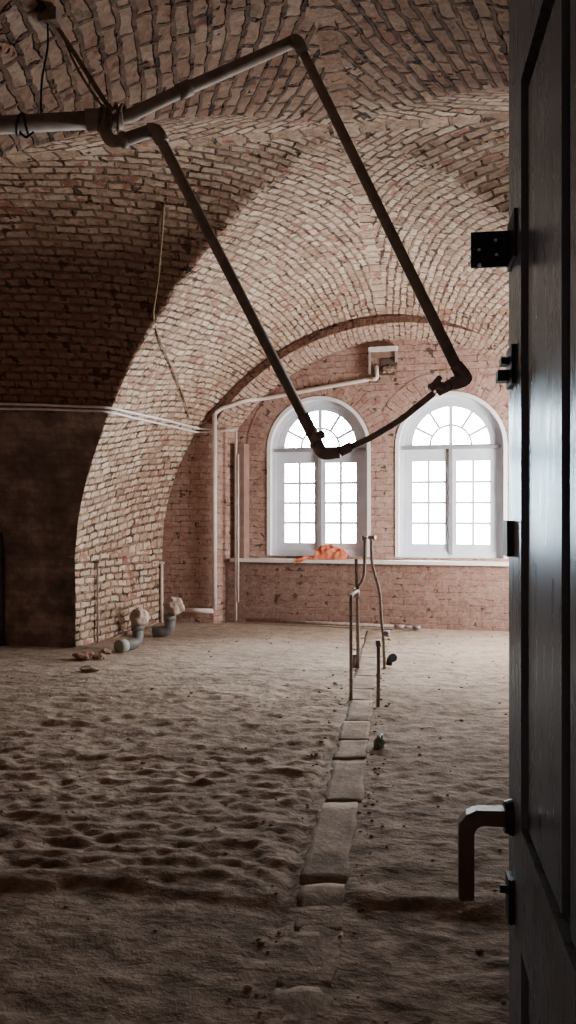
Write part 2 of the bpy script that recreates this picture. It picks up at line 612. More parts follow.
ST_A = SA[-1] + S      # arc coordinate of the floor on the lunette side
bvh_bm = vb.copy()
wl = wall_strip('wall_left', (XL, YF), (-3.502, yface(-3.5)), -.05, S, M['vault'], ST_A + g(3.3))
me_tmp = bpy.data.meshes.new('tmp'); wl.to_mesh(me_tmp); bvh_bm.from_mesh(me_tmp)
pier = wall_strip('wall_pier', (XL - .85, YF), (XL, YF), -.05, S, M['vault'], ST_A, 1.0)
me_tmp2 = bpy.data.meshes.new('tmp2'); pier.to_mesh(me_tmp2); bvh_bm.from_mesh(me_tmp2)
bpy.data.meshes.remove(me_tmp); bpy.data.meshes.remove(me_tmp2)

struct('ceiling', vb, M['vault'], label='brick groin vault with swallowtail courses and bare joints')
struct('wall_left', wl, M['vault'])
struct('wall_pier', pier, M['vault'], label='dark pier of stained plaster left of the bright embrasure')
struct('wall_right', wall_strip('w', (XR, YF), (2.42, yface(2.42)), -.05, S, M['vault'], ST_A), M['vault'])
struct('wall_pier_right', wall_strip('w', (XR, YF), (XR + 1.2, YF), -.05, S, M['vault'], ST_A), M['vault'])
struct('wall_near_left', wall_strip('w', (XL, YN), (XL, NEAR), -.05, S, M['vault'], ST_A), M['vault'])
struct('wall_near_right', wall_strip('w', (XR, YN), (XR, NEAR), -.05, S, M['vault'], ST_A), M['vault'])
struct('wall_near_pier_left', wall_strip('w', (XL - 1.5, YN), (XL, YN), -.05, S, M['vault'], ST_A), M['vault'])
struct('wall_near_pier_right', wall_strip('w', (XR, YN), (XR + 1.2, YN), -.05, S, M['vault'], ST_A), M['vault'])

# end walls of the side bays
def flat_wall(name, pts, mat, label=None, uv=None):
    bm = bmesh.new()
    ul = bm.loops.layers.uv.new('UVMap')
    f = bm.faces.new([bm.verts.new(p) for p in pts])
    for lo in f.loops:
        c = lo.vert.co
        lo[ul].uv = uv(c) if uv else (c.x + c.y, c.z)
    return struct(name, bm, mat, label=label)
flat_wall('wall_side_left', [(XL - 1.5, 2.2, -.05), (XL - 1.5, 8.6, -.05), (XL - 1.5, 8.6, 4.5), (XL - 1.5, 2.2, 4.5)], M['brick'])
flat_wall('wall_side_right', [(XR + 1.2, 2.2, -.05), (XR + 1.2, 8.6, -.05), (XR + 1.2, 8.6, 4.5), (XR + 1.2, 2.2, 4.5)], M['brick'])
# dark doorway edge beside the pier
bm = bmesh.new()
xe = XL - .85
box(bm, xe - .62, xe - .003, YF - .06, YF + .04, 0, 1.27)
dd = struct('door_2', bm, M['darkwood_shade'], label='black low door at the left edge of the stained pier')

# ------------------------------------------------------------------ far wall: face with niche, niche soffit, window wall
def seg_arch(xl, xr, zs, rise, n=28):
    hw = (xr - xl) / 2; xc = (xl + xr) / 2
    R = (hw * hw + rise * rise) / (2 * rise); a = math.asin(hw / R)
    return [(xc + R * sin(t), zs + rise - R + R * cos(t)) for t in lin(-a, a, n)]
ol = [(-2.78, -.05)] + seg_arch(-2.78, 1.98, 2.66, 1.22) + [(1.98, -.05)]
il = [(-2.525, -.05)] + seg_arch(-2.525, 1.73, 2.60, 1.13) + [(1.73, -.05)]
vl = [PROF_FAR[(-1, i)] for i in range(NP, -1, -1)] + [PROF_FAR[(1, i)] for i in range(1, NP + 1)]
uloop = [(vl[0][0], -.05)] + vl + [(vl[-1][0], -.05)] + ol[::-1]
bm = bmesh.new(); ul = bm.loops.layers.uv.new('UVMap')
poly_face(bm, [uloop], lambda u, z: Vector((u, yface(u), z)), ul)
me_tmp = bpy.data.meshes.new('tmp'); bm.to_mesh(me_tmp); bvh_bm.from_mesh(me_tmp); bpy.data.meshes.remove(me_tmp)
struct('wall_back_face', bm, M['brick'], label='brick rib and wall strip around the window niche')
# dark rib along the niche arch
bm = bmesh.new(); ul = bm.loops.layers.uv.new('UVMap')
nA_ = len(ol)
acc = 0.0
prev = None
for i in range(1, nA_ - 2):
    (x1, z1), (x2, z2) = ol[i], ol[i + 1]
    def outw(x, z, d):
        v = Vector((x + .40, (z - 1.4))).normalized()
        return x + v.x * d, z + v.y * d
    a1 = outw(x1, z1, .085); a2 = outw(x2, z2, .085)
    seg = math.hypot(x2 - x1, z2 - z1)
    yf = lambda x: yface(x)
    # front, underside and top of the slightly proud rib
    quads = [((x1, z1, -.025), (x2, z2, -.025), (*a2, -.025), (*a1, -.025)),
             ((x1, z1, .0), (x2, z2, .0), (x2, z2, -.025), (x1, z1, -.025)),
             ((*a1, -.025), (*a2, -.025), (*a2, .0), (*a1, .0))]
    for qd in quads:
        f = bm.faces.new([bm.verts.new((x, yf(x) + dy, z)) for x, z, dy in qd])
        for lo, w in zip(f.loops, ((acc, 0), (acc + seg, 0), (acc + seg, .085), (acc, .085))):
            lo[ul].uv = (w[1], w[0])
    acc += seg
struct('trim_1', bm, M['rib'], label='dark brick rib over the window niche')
# soffit and splayed jambs of the niche
def loft(name, i0, i1, mat, n=6, label=None, amp=0.0):
    bm = bmesh.new(); ul = bm.loops.layers.uv.new('UVMap')
    acc = 0; V = []
    uvs = []
    for i in range(i0, i1 + 1):
        o_, n_ = ol[i], il[i]
        if i > i0:
            acc += math.hypot(o_[0] - ol[i - 1][0], o_[1] - ol[i - 1][1])
        r = []
        for j in range(n + 1):
            t = j / n
            x = o_[0] + (n_[0] - o_[0]) * t; z = o_[1] + (n_[1] - o_[1]) * t
            z -= amp * sin(pi * t)
            r.append(bm.verts.new((x, yface(o_[0]) + (ywin(n_[0]) - yface(o_[0])) * t, z)))
        V.append(r); uvs.append(acc)
    for i in range(len(V) - 1):
        for j in range(n):
            f = bm.faces.new((V[i][j], V[i + 1][j], V[i + 1][j + 1], V[i][j + 1]))
            f.smooth = True
            for lo, (a, b) in zip(f.loops, ((i, j), (i + 1, j), (i + 1, j + 1), (i, j + 1))):
                lo[ul].uv = (b * .07, uvs[a])
    mtmp = bpy.data.meshes.new('tmp'); bm.to_mesh(mtmp); bvh_bm.from_mesh(mtmp); bpy.data.meshes.remove(mtmp)
    return struct(name, bm, mat, label=label)
loft('trim_2', 1, nA_ - 2, M['soffit'], 8, 'rough rounded plaster soffit of the window niche', .03)
loft('wall_niche_left', 0, 1, M['brick'])
loft('wall_niche_right', nA_ - 2, nA_ - 1, M['brick'])

WZ = .916
WHW = .655
WSP = 1.42
def arch_pts(hw, zb, zs, n=24, cx=0):
    return [(cx - hw, zb)] + [(cx - hw * cos(t), zs + hw * sin(t)) for t in lin(0, pi, n)] + [(cx + hw, zb)]
WX = [-1.404, .312]
holes = [arch_pts(WHW, WZ, WZ + WSP, 28, cx) for cx in WX]
bm = bmesh.new(); ul = bm.loops.layers.uv.new('UVMap')
outer = [(-6.5, -.3), (5.5, -.3), (5.5, 5.0), (-6.5, 5.0)]
poly_face(bm, [outer] + [h[::-1] for h in holes], lambda u, z: Vector((u, ywin(u), z)), ul)
me_tmp = bpy.data.meshes.new('tmp'); bm.to_mesh(me_tmp); bvh_bm.from_mesh(me_tmp); bpy.data.meshes.remove(me_tmp)
struct('wall_back', bm, M['brick'], label='pink brick window wall')
BVH = BVHTree.FromBMesh(bvh_bm)
bvh_bm.free()

def hit(px, py, off=0.0):
    r = ray(px, py)
    loc, nrm, idx, d = BVH.ray_cast(Vector((0, 0, H)), r.normalized())
    if loc is None:
        return P(px, py, 8.0)
    if nrm.dot(r) > 0:
        nrm = -nrm
    return loc + nrm * off

def hits(pts, off, n=10):
    out = []
    for (a, b), (c, d) in zip(pts[:-1], pts[1:]):
        for i in range(n):
            t = i / n
            out.append(hit(a + (c - a) * t, b + (d - b) * t, off))
    out.append(hit(*pts[-1], off))
    return out

VOUS = True
for cx in WX:
    bm = bmesh.new(); ul = bm.loops.layers.uv.new('UVMap')
    ri, ro = WHW + .06, WHW + .33
    zc_ = WZ + WSP
    n_ = 40
    for i in range(n_):
        t0, t1 = pi * i / n_, pi * (i + 1) / n_
        qd = []
        for (r_, t_) in ((ri, t0), (ro, t0), (ro, t1), (ri, t1)):
            x = cx - r_ * cos(t_)
            if (x - sum(WX) / 2) * (cx - sum(WX) / 2) < 0:      # the two arches meet between the windows
                x = sum(WX) / 2
            qd.append((x, zc_ + r_ * sin(t_), r_, t_))
        if abs(qd[0][0] - qd[1][0]) + abs(qd[0][1] - qd[1][1]) < 1e-4: continue
        f = bm.faces.new([bm.verts.new((x, ywin(x) - .006, z)) for x, z, r_, t_ in qd])
        for lo, (x, z, r_, t_) in zip(f.loops, qd):
            lo[ul].uv = (r_ - ri + .26 * (0), t_ * (ri + .13))
    struct('trim_%d' % (6 if cx < -1 else 7), bm, M['brick'], label='ring of upright bricks over the %s window' % ('left' if cx < -1 else 'right'))

# pilaster beside the left window, parapet and sill
ANG = math.atan(-.064)
def wframe(cx, z=0.0):
    return Matrix.Translation((cx, ywin(cx), z)) @ Matrix.Rotation(ANG, 4, 'Z')
def uvbox(bm, mt=None):
    ul = bm.loops.layers.uv.verify()
    ul = bm.loops.layers.uv.get('UVMap') or bm.loops.layers.uv.new('UVMap')
    for f in bm.faces:
        f.normal_update()
        for lo in f.loops:
            c = lo.vert.co
            lo[ul].uv = (c.x + c.y, c.z) if abs(f.normal.z) < .7 else (c.x, c.y)
def new_uv_bm():
    bm = bmesh.new(); bm.loops.layers.uv.new('UVMap'); return bm

bm = new_uv_bm()
mt = wframe(-2.47)
quad_box(bm, [mt @ Vector(p) for p in ((-.06, -.11, .84), (.075, -.11, .84), (.125, .02, .84), (-.06, .02, .84),
                                       (-.06, -.11, 2.42), (.075, -.11, 2.42), (.125, .02, 2.42), (-.06, .02, 2.42))])
uvbox(bm)
struct('trim_3', bm, M['patch'], label='smooth pink plastered strip left of the windows')
bm = new_uv_bm()
mt = wframe(-.4)
box(bm, -2.28, 2.28, -.15, .05, -.05, .835, mt)
uvbox(bm)
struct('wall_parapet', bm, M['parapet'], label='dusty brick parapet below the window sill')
bm = bmesh.new()
box(bm, -2.17, 2.25, -.20, .02, .835, .88, mt)
bmesh.ops.bevel(bm, geom=bm.edges[:], offset=.006, segments=2)
struct('trim_4', bm, M['sill'], label='long white window sill')

# ------------------------------------------------------------------ windows
def ring(bm, po, pi_, y0, y1, mt):
    n = len(po)
    a = [bm.verts.new(mt @ Vector((x, y0, z))) for x, z in po]
    b = [bm.verts.new(mt @ Vector((x, y0, z))) for x, z in pi_]
    c = [bm.verts.new(mt @ Vector((x, y1, z))) for x, z in po]
    d = [bm.verts.new(mt @ Vector((x, y1, z))) for x, z in pi_]
    for i in range(n):
        j = (i + 1) % n
        for q in ((a[i], a[j], b[j], b[i]), (c[i], d[i], d[j], c[j]), (b[i], b[j], d[j], d[i]), (a[i], c[i], c[j], a[j])):
            try: bm.faces.new(q)
            except ValueError: pass

for wi, cx in enumerate(WX):
    mt = wframe(cx, WZ)
    root = bpy.data.objects.new('window_%d' % (wi + 1), None)
    COL.objects.link(root)
    root.location = mt.translation
    root['kind'] = 'structure'
    root['label'] = ['left arched white window with the orange cloth below it', 'right arched white window nearest the open door'][wi]
    N = 28
    # white plastered reveal through the wall
    bm = bmesh.new()
    po = arch_pts(WHW, 0, WSP, N)
    for i in range(len(po)):
        (x1, z1), (x2, z2) = po[i], po[(i + 1) % len(po)]
        bm.faces.new([bm.verts.new(mt @ Vector(p)) for p in ((x1, 0, z1), (x2, 0, z2), (x2, .42, z2), (x1, .42, z1))])
    obj('reveal', bm, M['white'], root)
    # thin plaster band on the wall around the opening
    bm = bmesh.new()
    ring(bm, arch_pts(WHW + .045, 0, WSP, N), arch_pts(WHW, 0, WSP, N), -.012, .01, mt)
    obj('plaster_band', bm, M['white'], root)
    # frame
    bm = bmesh.new()
    ring(bm, arch_pts(WHW, 0, WSP, N), arch_pts(.60, .075, WSP, N), .10, .20, mt)
    ring(bm, arch_pts(.61, .06, WSP, N), arch_pts(.555, .10, WSP, N), .12, .21, mt)
    fr = obj('frame', bm, M['frame'], root)
    bm = bmesh.new()
    box(bm, -.62, .62, .075, .17, 1.395, 1.435, mt)
    obj('transom', bm, M['bar'], root)
    bm = bmesh.new()
    box(bm, -.022, .022, .085, .19, .03, 1.395, mt)
    obj('mullion', bm, M['bar'], root)
    for sg in (-1, 1):
        xa, xb = sorted((sg * .022, sg * .565)); ia, ib = sorted((sg * .075, sg * .489))
        bm = bmesh.new()
        ring(bm, [(xa, .08), (xa, 1.40), (xb, 1.40), (xb, .08)], [(ia, .17), (ia, 1.24), (ib, 1.24), (ib, .17)], .125, .175, mt)
        xm = (ia + ib) / 2
        box(bm, xm - .017, xm + .017, .130, .165, .17, 1.24, mt)
        for r in (1, 2, 3):
            z = .17 + 1.07 * r / 4
            box(bm, ia, ib, .137, .163, z - .017, z + .017, mt)
        sh = obj('sash', bm, M['frame'], root)
        bm = bmesh.new()
        bm.faces.new([bm.verts.new(mt @ Vector(p)) for p in ((ia, .15, .17), (ib, .15, .17), (ib, .15, 1.24), (ia, .15, 1.24))])
        obj('pane', bm, M['glass'], sh)
    bm = bmesh.new()
    def half(r, zb, n=24): return [(-r * cos(t), zb + r * sin(t)) for t in lin(0, pi, n)]
    zc = WSP + .025
    ring(bm, half(.585, zc - .03), half(.489, zc + .012), .125, .175, mt)
    ring(bm, half(.277, zc), half(.248, zc), .135, .165, mt)
    for k, ang in enumerate((28, 58, 90, 122, 152)):
        a = radians(ang)
        r0, r1, w = (.26, .50, .017) if ang != 90 else (0.0, .50, .024)
        m2 = mt @ Matrix.Translation((0, 0, zc)) @ Matrix.Rotation(-a, 4, 'Y')
        box(bm, r0, r1, .134, .166, -w, w, m2)
    fl = obj('fanlight', bm, M['frame'], root)
    bm = bmesh.new()
    hp = half(.50, zc)
    bm.faces.new([bm.verts.new(mt @ Vector((x, .15, z))) for x, z in hp])
    obj('pane', bm, M['glass'], fl)
    # outer sill slab
    bm = bmesh.new()
    box(bm, -WHW, WHW, .19, .45, -.06, .03, mt)
    obj('outer_ledge', bm, M['white'], root)

# ------------------------------------------------------------------ floor
def chan(k):            # centre of the slab channel: offset to the right at depth k
    return .155 + .141 * (k - 3.18)
def cam_rk(x, y):
    return x * cT + y * sT, -x * sT + y * cT

def floor_z(x, y):
    r, k = cam_rk(x, y)
    q = Vector((r * 1.0, k * 2.6, 0))
    q2 = Vector((x * 1.0, y * 1.0, 3.1))
    n1 = noise.fractal(q * 1.5, .9, 2.1, 4)
    rd = 1 - abs(noise.noise(Vector((r * 3.0 + .9 * noise.noise(q2 * 2), k * 7.4 + .9 * noise.noise(q2 * 1.6), 1.7)))) * 2
    rd2 = 1 - abs(noise.noise(Vector((r * 7.1, k * 13.0, 4.7)))) * 2
    n3 = noise.fractal(Vector((x * 9, y * 13, 0)), .8, 2.0, 3)
    dch = r - chan(k)
    amp = 1.0
    left = 1 / (1 + math.exp((dch + .12) * 14))
    mid = max(0, min(1, (k - 3.05) / .25)) * max(0, min(1, (8.6 - k) / 2.5))
    amp = .30 + .75 * left * mid + .22 * (1 - left)
    z = amp * (.009 * n1 + .0125 * rd * abs(rd) + .009 * rd2 * abs(rd2) + .010 * n3)
    z0_ = z
    # step: the screed ends and the nearer strip lies lower
    edge = 3.02 + .06 * noise.noise(Vector((r * 1.7, 0, 0))) + (.13 if r < -.75 else .13 * max(0, -r / .75) if r < 0 else 0) - (.0 if dch < .1 else .06)
    near = 1 / (1 + math.exp(max(-50, min(50, (k - edge) * 90))))
    z -= .016 * near
    z += .007 * math.exp(-((k - edge - .06) / .06) ** 2) * (.2 + 1.2 * max(0, n1 + .3))
    fl = math.exp(-(dch / .13) ** 4)
    z = z * (1 - .85 * fl) - .003 * fl
    if abs(dch + .145) < .04 and k > 2.7 and k < 5.2:
        z -= .030 * (1 - abs(dch + .145) / .04) * (.4 + .9 * abs(noise.noise(Vector((0, k * 3, 8)))))
    wd = yface(x) - y
    if wd < .8:
        z += .015 * (1 - wd / .8)
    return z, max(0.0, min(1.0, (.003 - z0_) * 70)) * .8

bm = bmesh.new()
cav = bm.verts.layers.float.new('cavity')
def rng(a, b, d):
    n = max(1, int(round((b - a) / d))); return [a + (b - a) * i / n for i in range(n)]
xs = rng(-6.4, -2.7, .045) + rng(-2.7, 1.3, .02) + rng(1.3, 5.5, .12) + [5.5]
ys = rng(-3.0, 1.6, .15) + rng(1.6, 4.6, .0175) + rng(4.6, 7.5, .027) + rng(7.5, 10.6, .04) + [10.6]
prev = None
for y in ys:
    row = []
    for x in xs:
        z, cv = floor_z(x, y)
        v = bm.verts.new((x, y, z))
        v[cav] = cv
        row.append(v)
    if prev:
        for i in range(len(xs) - 1):
            f = bm.faces.new((prev[i], prev[i + 1], row[i + 1], row[i]))
            f.smooth = True
    prev = row
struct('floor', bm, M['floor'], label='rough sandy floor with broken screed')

def fz(p): return floor_z(p.x, p.y)[0]
def base(px, py):
    p = PZ(px, py, 0.0)
    return Vector((p.x, p.y, fz(p)))

# row of dusty slabs running to the windows
bm = bmesh.new()
ks = [1170 / (y - 512) for y in (1060, 985, 930, 884, 803, 760, 741, 722, 701, 690, 677, 668, 658, 649, 640, 632)]
for i in range(len(ks) - 1):
    k0, k1 = ks[i] + .003, ks[i + 1] - .003
    wd = .098 + random.uniform(-.008, .008)
    ox = random.uniform(-.010, .010)
    tl = random.uniform(-.003, .003)
    def W(k, r, z): return Vector((-sT * k + cT * r, cT * k + sT * r, z))
    nn = 10; mm = 8
    top = []
    for a in range(nn + 1):
        rw = []
        for b in range(mm + 1):
            k = k0 + (k1 - k0) * a / nn; r = chan(k) + ox + wd * (2 * b / mm - 1)
            ed = 1 if (a in (0, nn) or b in (0, mm)) else 0
            q = Vector((r * 6, k * 6, i))
            rr = r + .022 * noise.noise(q * 2.6) * ed
            kk = k + .006 * noise.noise(q * 2 + Vector((4, 0, 0))) * ed
            lo = floor_z(*W(k, chan(k), 0).xy)[0] + .006 - .006 * (k < 3)
            rw.append(bm.verts.new(W(kk, rr, .003 - (.003 if k < 3 else 0) + lo + tl - .0008 * ed + .007 * noise.noise(q * 1.7))))
        top.append(rw)
    for a in range(nn):
        for b in range(mm):
            f = bm.faces.new((top[a][b], top[a + 1][b], top[a + 1][b + 1], top[a][b + 1])); f.smooth = True
    rim = [top[0][b] for b in range(mm + 1)] + [top[a][mm] for a in range(1, nn + 1)] + [top[nn][b] for b in range(mm - 1, -1, -1)] + [top[a][0] for a in range(nn - 1, 0, -1)]
    low = [bm.verts.new(v.co + Vector((0, 0, -.05))) for v in rim]
    for a in range(len(rim)):
        b = (a + 1) % len(rim)
        bm.faces.new((rim[a], rim[b], low[b], low[a]))
struct('trim_5', bm, M['slab'], label='row of dusty slabs crossing the floor towards the windows')

# ------------------------------------------------------------------ outer shell added to block stray sky light, near wall, corridor
bm = bmesh.new()
box(bm, -6.5, 5.5, -3.2, 11.0, 4.55, 4.75)
struct('light_block_top', bm, M['outer'])
for nm, x0, x1 in (('light_block_left', -6.6, -6.4), ('light_block_right', 5.4, 5.6)):
    bm = bmesh.new(); box(bm, x0, x1, -3.2, 11.0, -.3, 4.75); struct(nm, bm, M['outer'])
bm = bmesh.new(); box(bm, -6.5, 5.5, -3.2, -3.0, -.3, 4.75); struct('wall_corridor', bm, M['white'])
bm = bmesh.new(); box(bm, -6.5, 5.5, -3.2, 11.0, -.35, -.2); struct('light_block_base', bm, M['outer'])
DR = .34
bm = new_uv_bm()
for (a, b, z0, z1) in ((-6.5, -.95, -.1, 4.6), (DR, 5.5, -.1, 4.6), (-.95, DR, 2.72, 4.6)):
    box(bm, a, b, -.30, NEAR, z0, z1)
uvbox(bm)
struct('wall_front', bm, M['brick'])

# ------------------------------------------------------------------ the open door
DE = Vector((-sT + .1436 * cT, cT + .1436 * sT, 0))
DS = DE.length
DEn = DE.normalized()
DN = Vector((-DEn.y, DEn.x, 0))
def DP(k, z, n=0.0):
    """point on the door face seen by the camera, at camera depth k, height z, n metres proud of it"""
    return Vector((-sT * k + cT * (.1436 * k + .1636), cT * k + sT * (.1436 * k + .1636), z)) + DN * n
droot = bpy.data.objects.new('door_1', None)
COL.objects.link(droot)
droot.location = DP(.25, 0, -.02)
droot['kind'] = 'structure'
droot['label'] = 'dark glossy panelled door standing open at the right edge'
def dbox(bm, k0, k1, z0, z1, n0, n1):
    c = [DP(k0, z0, n0), DP(k1, z0, n0), DP(k1, z0, n1), DP(k0, z0, n1), DP(k0, z1, n0), DP(k1, z1, n0), DP(k1, z1, n1), DP(k0, z1, n1)]
    return quad_box(bm, c)
KF = 1.172
DZ1 = 2.62
bm = bmesh.new()
dbox(bm, .25, KF, .03, DZ1, -.045, -.014)
obj('door_core', bm, M['darkwood_shade'], droot)  # matte black core paints in the unlit shade of the grooves
bm = bmesh.new()
for (k0, k1, z0, z1) in ((1.055, KF, .03, DZ1), (.25, .36, .03, DZ1), (.36, 1.055, 2.085, DZ1), (.36, 1.055, .905, 1.07), (.36, 1.055, .03, .20)):
    dbox(bm, k0, k1, z0, z1, -.014, 0)
bmesh.ops.bevel(bm, geom=bm.edges[:], offset=.0015, segments=1)
obj('stile_frame', bm, M['door'], droot)
for (k0, k1) in ((.82, 1.030), (.365, .778)):
    for (z0, z1) in ((1.078, 2.06), (.205, .885)):
        bm = bmesh.new()
        dbox(bm, k0, k1, z0, z1, -.0145, -.006)
        bmesh.ops.bevel(bm, geom=bm.edges[:], offset=.0012, segments=1)
        obj('door_panel', bm, M['door'], droot)
# lever handle hanging straight down
def dpx(px, py, n):      # point in the plane k through the free edge
    return P(px, py, n)
hk = 1.155
bm = bmesh.new()
zc = H - (812 - 512) / F * hk
bmesh.ops.create_cone(bm, segments=24, radius1=.026, radius2=.022, depth=.012, cap_ends=True,
                      matrix=Matrix.Translation(DP(1.135, zc, .006)) @ DN.to_track_quat('Z', 'Y').to_matrix().to_4x4())
rose = obj('handle_rosette', bm, M['iron'], droot)
n_arm = .066
pA = DP(1.135, zc + .002, .004); pB = DP(1.135, zc + .004, n_arm + .004); pC = DP(1.135, zc - .112, n_arm + .004)
bm = bmesh.new()
def bar(bm, a, b, w, d, axis):
    t = (b - a).normalized(); s1 = axis.normalized(); s2 = t.cross(s1).normalized()
    c = []
    for p in (a, b):
        for (i, j) in ((-1, -1), (1, -1), (1, 1), (-1, 1)):
            c.append(p + s1 * w * i + s2 * d * j)
    return quad_box(bm, c)
# rounded flat lever profile in the plane of normal and vertical
prof_pts = [(0.0, .013), (.052, .011), (.066, .004), (.077, -.010), (.077, -.118), (.074, -.121), (.057, -.121), (.055, -.118), (.055, -.022), (.049, -.013), (.040, -.011), (0.0, -.011)]
va = [bm.verts.new(DP(1.135, zc + b, a) - DEn * .011) for a, b in prof_pts]
vb2 = [bm.verts.new(DP(1.135, zc + b, a) + DEn * .011) for a, b in prof_pts]
bm.faces.new(va); bm.faces.new(vb2[::-1])
for i in range(len(va)):
    j = (i + 1) % len(va)
    bm.faces.new((va[i], vb2[i], vb2[j], va[j]))
bmesh.ops.bevel(bm, geom=bm.edges[:], offset=.002, segments=2)
lv = obj('door_handle', bm, M['bronze'], droot)
lv['label'] = 'brown lever handle hanging straight down'
# keyhole escutcheon
zk = H - (893 - 512) / F * 1.15
bm = bmesh.new()
dbox(bm, 1.115, 1.150, zk - .030, zk + .034, 0, .008)
bmesh.ops.bevel(bm, geom=bm.edges[:], offset=.003, segments=2)
esc = obj('keyhole_plate', bm, M['iron'], droot)
bm = bmesh.new()
tube(bm, [DP(1.132, zk + .014, .006), DP(1.132, zk + .014, .018)], .006, 10)
obj('key_stub', bm, M['iron'], esc)
# steel angle bracket with screws
zb = H + (512 - 250) / F * 1.165
bm = bmesh.new()
dbox(bm, 1.09, 1.160, zb - .034, zb + .034, 0, .004)
dbox(bm, 1.156, 1.160, zb - .027, zb + .026, 0, .057)
bk = obj('angle_bracket', bm, M['iron'], droot)
bk['label'] = 'black steel angle plate with pale screw heads'
for (px, py) in ((479, 250), (495.5, 240.5), (496.5, 255), (479.5, 265)):
    bm = bmesh.new()
    k = 1.150
    c = P(px, py, k)
    nn_ = (-DEn)
    bmesh.ops.create_cone(bm, segments=12, radius1=.0026, radius2=.0022, depth=.004, cap_ends=True,
                          matrix=Matrix.Translation(c) @ nn_.to_track_quat('Z', 'Y').to_matrix().to_4x4())
    obj('screw', bm, M['screw'], bk)
# door latch keep and small plate
zb2 = H + (512 - 371) / F * 1.16
bm = bmesh.new()
dbox(bm, 1.10, 1.158, zb2 - .028, zb2 + .028, 0, .006)
dbox(bm, 1.125, 1.150, zb2 - .020, zb2 - .004, .004, .022)
dbox(bm, 1.125, 1.150, zb2 + .004, zb2 + .014, .004, .017)
bmesh.ops.bevel(bm, geom=bm.edges[:], offset=.002, segments=2)
obj('latch', bm, M['iron'], droot)
zb3 = H - (538 - 512) / F * 1.16
bm = bmesh.new()
dbox(bm, 1.125, 1.168, zb3 - .026, zb3 + .026, 0, .009)
bmesh.ops.bevel(bm, geom=bm.edges[:], offset=.0025, segments=2)
obj('strike_plate', bm, M['redplate'], droot)

# ------------------------------------------------------------------ hanging pipe loop
KP = 3.7
tA = P(108, 119, 3.66)
root = thing('heating_pipe', 'loop of dusty grey pipe hanging under the vault, with two slanting legs', 'pipe', tA)
left = P(0, 125, 3.62)
far_left = left + (left - tA).normalized() * 2.4
T('main_pipe', [far_left, tA], .040, M['pipe'], root, 16)
T('tee', [tA - (tA - left).normalized() * .10, tA + (tA - left).normalized() * .07], .049, M['pipe'], root, 16)
pB = P(297, 40, 3.95)
T('upper_pipe', rounded([tA, P(127, 117, 3.7), P(168, 97, 3.74), pB], .05), .030, M['pipe'], root, 14)
for q in (.42,):
    c = P(168, 97, 3.74).lerp(pB, q - .3)
    d = (pB - P(168, 97, 3.74)).normalized()
    T('coupling', [c - d * .035, c + d * .035], .037, M['pipe'], root, 14)
a0 = P(104, 128, 3.64); a1 = P(111, 144, 3.62); a2 = P(128, 139, 3.62); a3 = P(154, 130, 3.64)
T('elbow_pipe', rounded([tA, a0, a1, a3], .06), .030, M['pipe'], root, 14)
T('coupling', [P(120, 141, 3.62), P(127, 139, 3.62)], .037, M['pipe'], root, 14)
D = P(316, 441, 3.9)
Ct = P(461, 376, 3.65)
T('left_leg', rounded([a3.lerp(P(146, 132, 3.64), .0), P(156, 131, 3.64), D], .04), .0255, M['pipe'], root, 14)
T('elbow', rounded([P(148, 131, 3.64), P(156, 130, 3.64), P(163, 143, 3.65)], .04), .034, M['pipe'], root, 14)
T('right_leg', [pB, Ct], [.0235, .0275], M['pipe'], root, 14)
T('elbow', rounded([pB.lerp(P(168, 97, 3.74), .06), pB, pB.lerp(Ct, .05)], .03), .032, M['pipe'], root, 14)
# lower ends
e1 = P(322, 455, 3.9); e2 = P(340, 452, 3.88); e3 = P(352, 446, 3.86)
dp = M['darkpipe']
T('elbow', rounded([D.lerp(a3, .04), D, e1, e2], .05, 6), .031, dp, root, 14)
T('coupling', [e2, e3], .025, dp, root, 12)
T('coupling', [D.lerp(a3, .09), D.lerp(a3, .02)], .031, dp, root, 12)
vv = T('valve', [P(313, 446, 3.9), P(314, 437, 3.84), P(322, 434, 3.78)], .018, dp, root, 10)
T('valve_handle', [P(314, 432, 3.80), P(318, 437, 3.78), P(325, 436, 3.77)], .011, dp, vv, 8)
f1 = P(466, 380, 3.64); f2 = P(452, 384, 3.66); f3 = P(434, 393, 3.7)
T('elbow', rounded([Ct.lerp(pB, .03), P(465, 377, 3.65), f1, f2], .04, 6), .032, dp, root, 14)
T('coupling', [f2, P(438, 391, 3.7)], .027, dp, root, 12)
vv = T('valve', [P(446, 388, 3.68), P(436, 384, 3.64), P(431, 388, 3.62)], .020, dp, root, 10)
T('valve_handle', [P(430, 390, 3.62), P(436, 382, 3.62), P(440, 377, 3.60)], .013, dp, vv, 8)
mids = [e3, P(372, 437, 3.84), P(400, 420, 3.79), P(418, 406, 3.74), f3]
T('cross_pipe', smooth_path(mids), .0155, dp, root, 10)

# hangers of the loop
hk_ = hit(47, 14, .0)
root = thing('hanger_wire', 'thin black wire tied round the thick pipe at upper left', 'wire', hk_)
w0 = P(43, 116, 3.60)
T('wire', smooth_path([hk_, hk_ + Vector((.004, 0, -.15)), P(42, 80, 3.58), P(41, 113, 3.60)]), .005, M['wire'], root, 6)
for px, dx in ((20, 3), (27, -2)):
    d = (tA - left).normalized()
    c = P(px, 125, 3.62)
    side = d.cross(Vector((0, 0, 1))).normalized()
    loop = [c + d * dx * .004 * sin(t) + (side * cos(t) + Vector((0, 0, 1)) * sin(t)) * .045 for t in lin(0, 2 * pi, 16)]
    T('wire_loop', loop, .006, M['wire'], root, 6)
T('wire_end', smooth_path([P(20, 132, 3.56), P(26, 137, 3.55), P(34, 132, 3.55)]), .006, M['wire'], root, 6)
bm = bmesh.new()
hc = hit(48, 14, .02)
mtx = Matrix.Translation(hc)
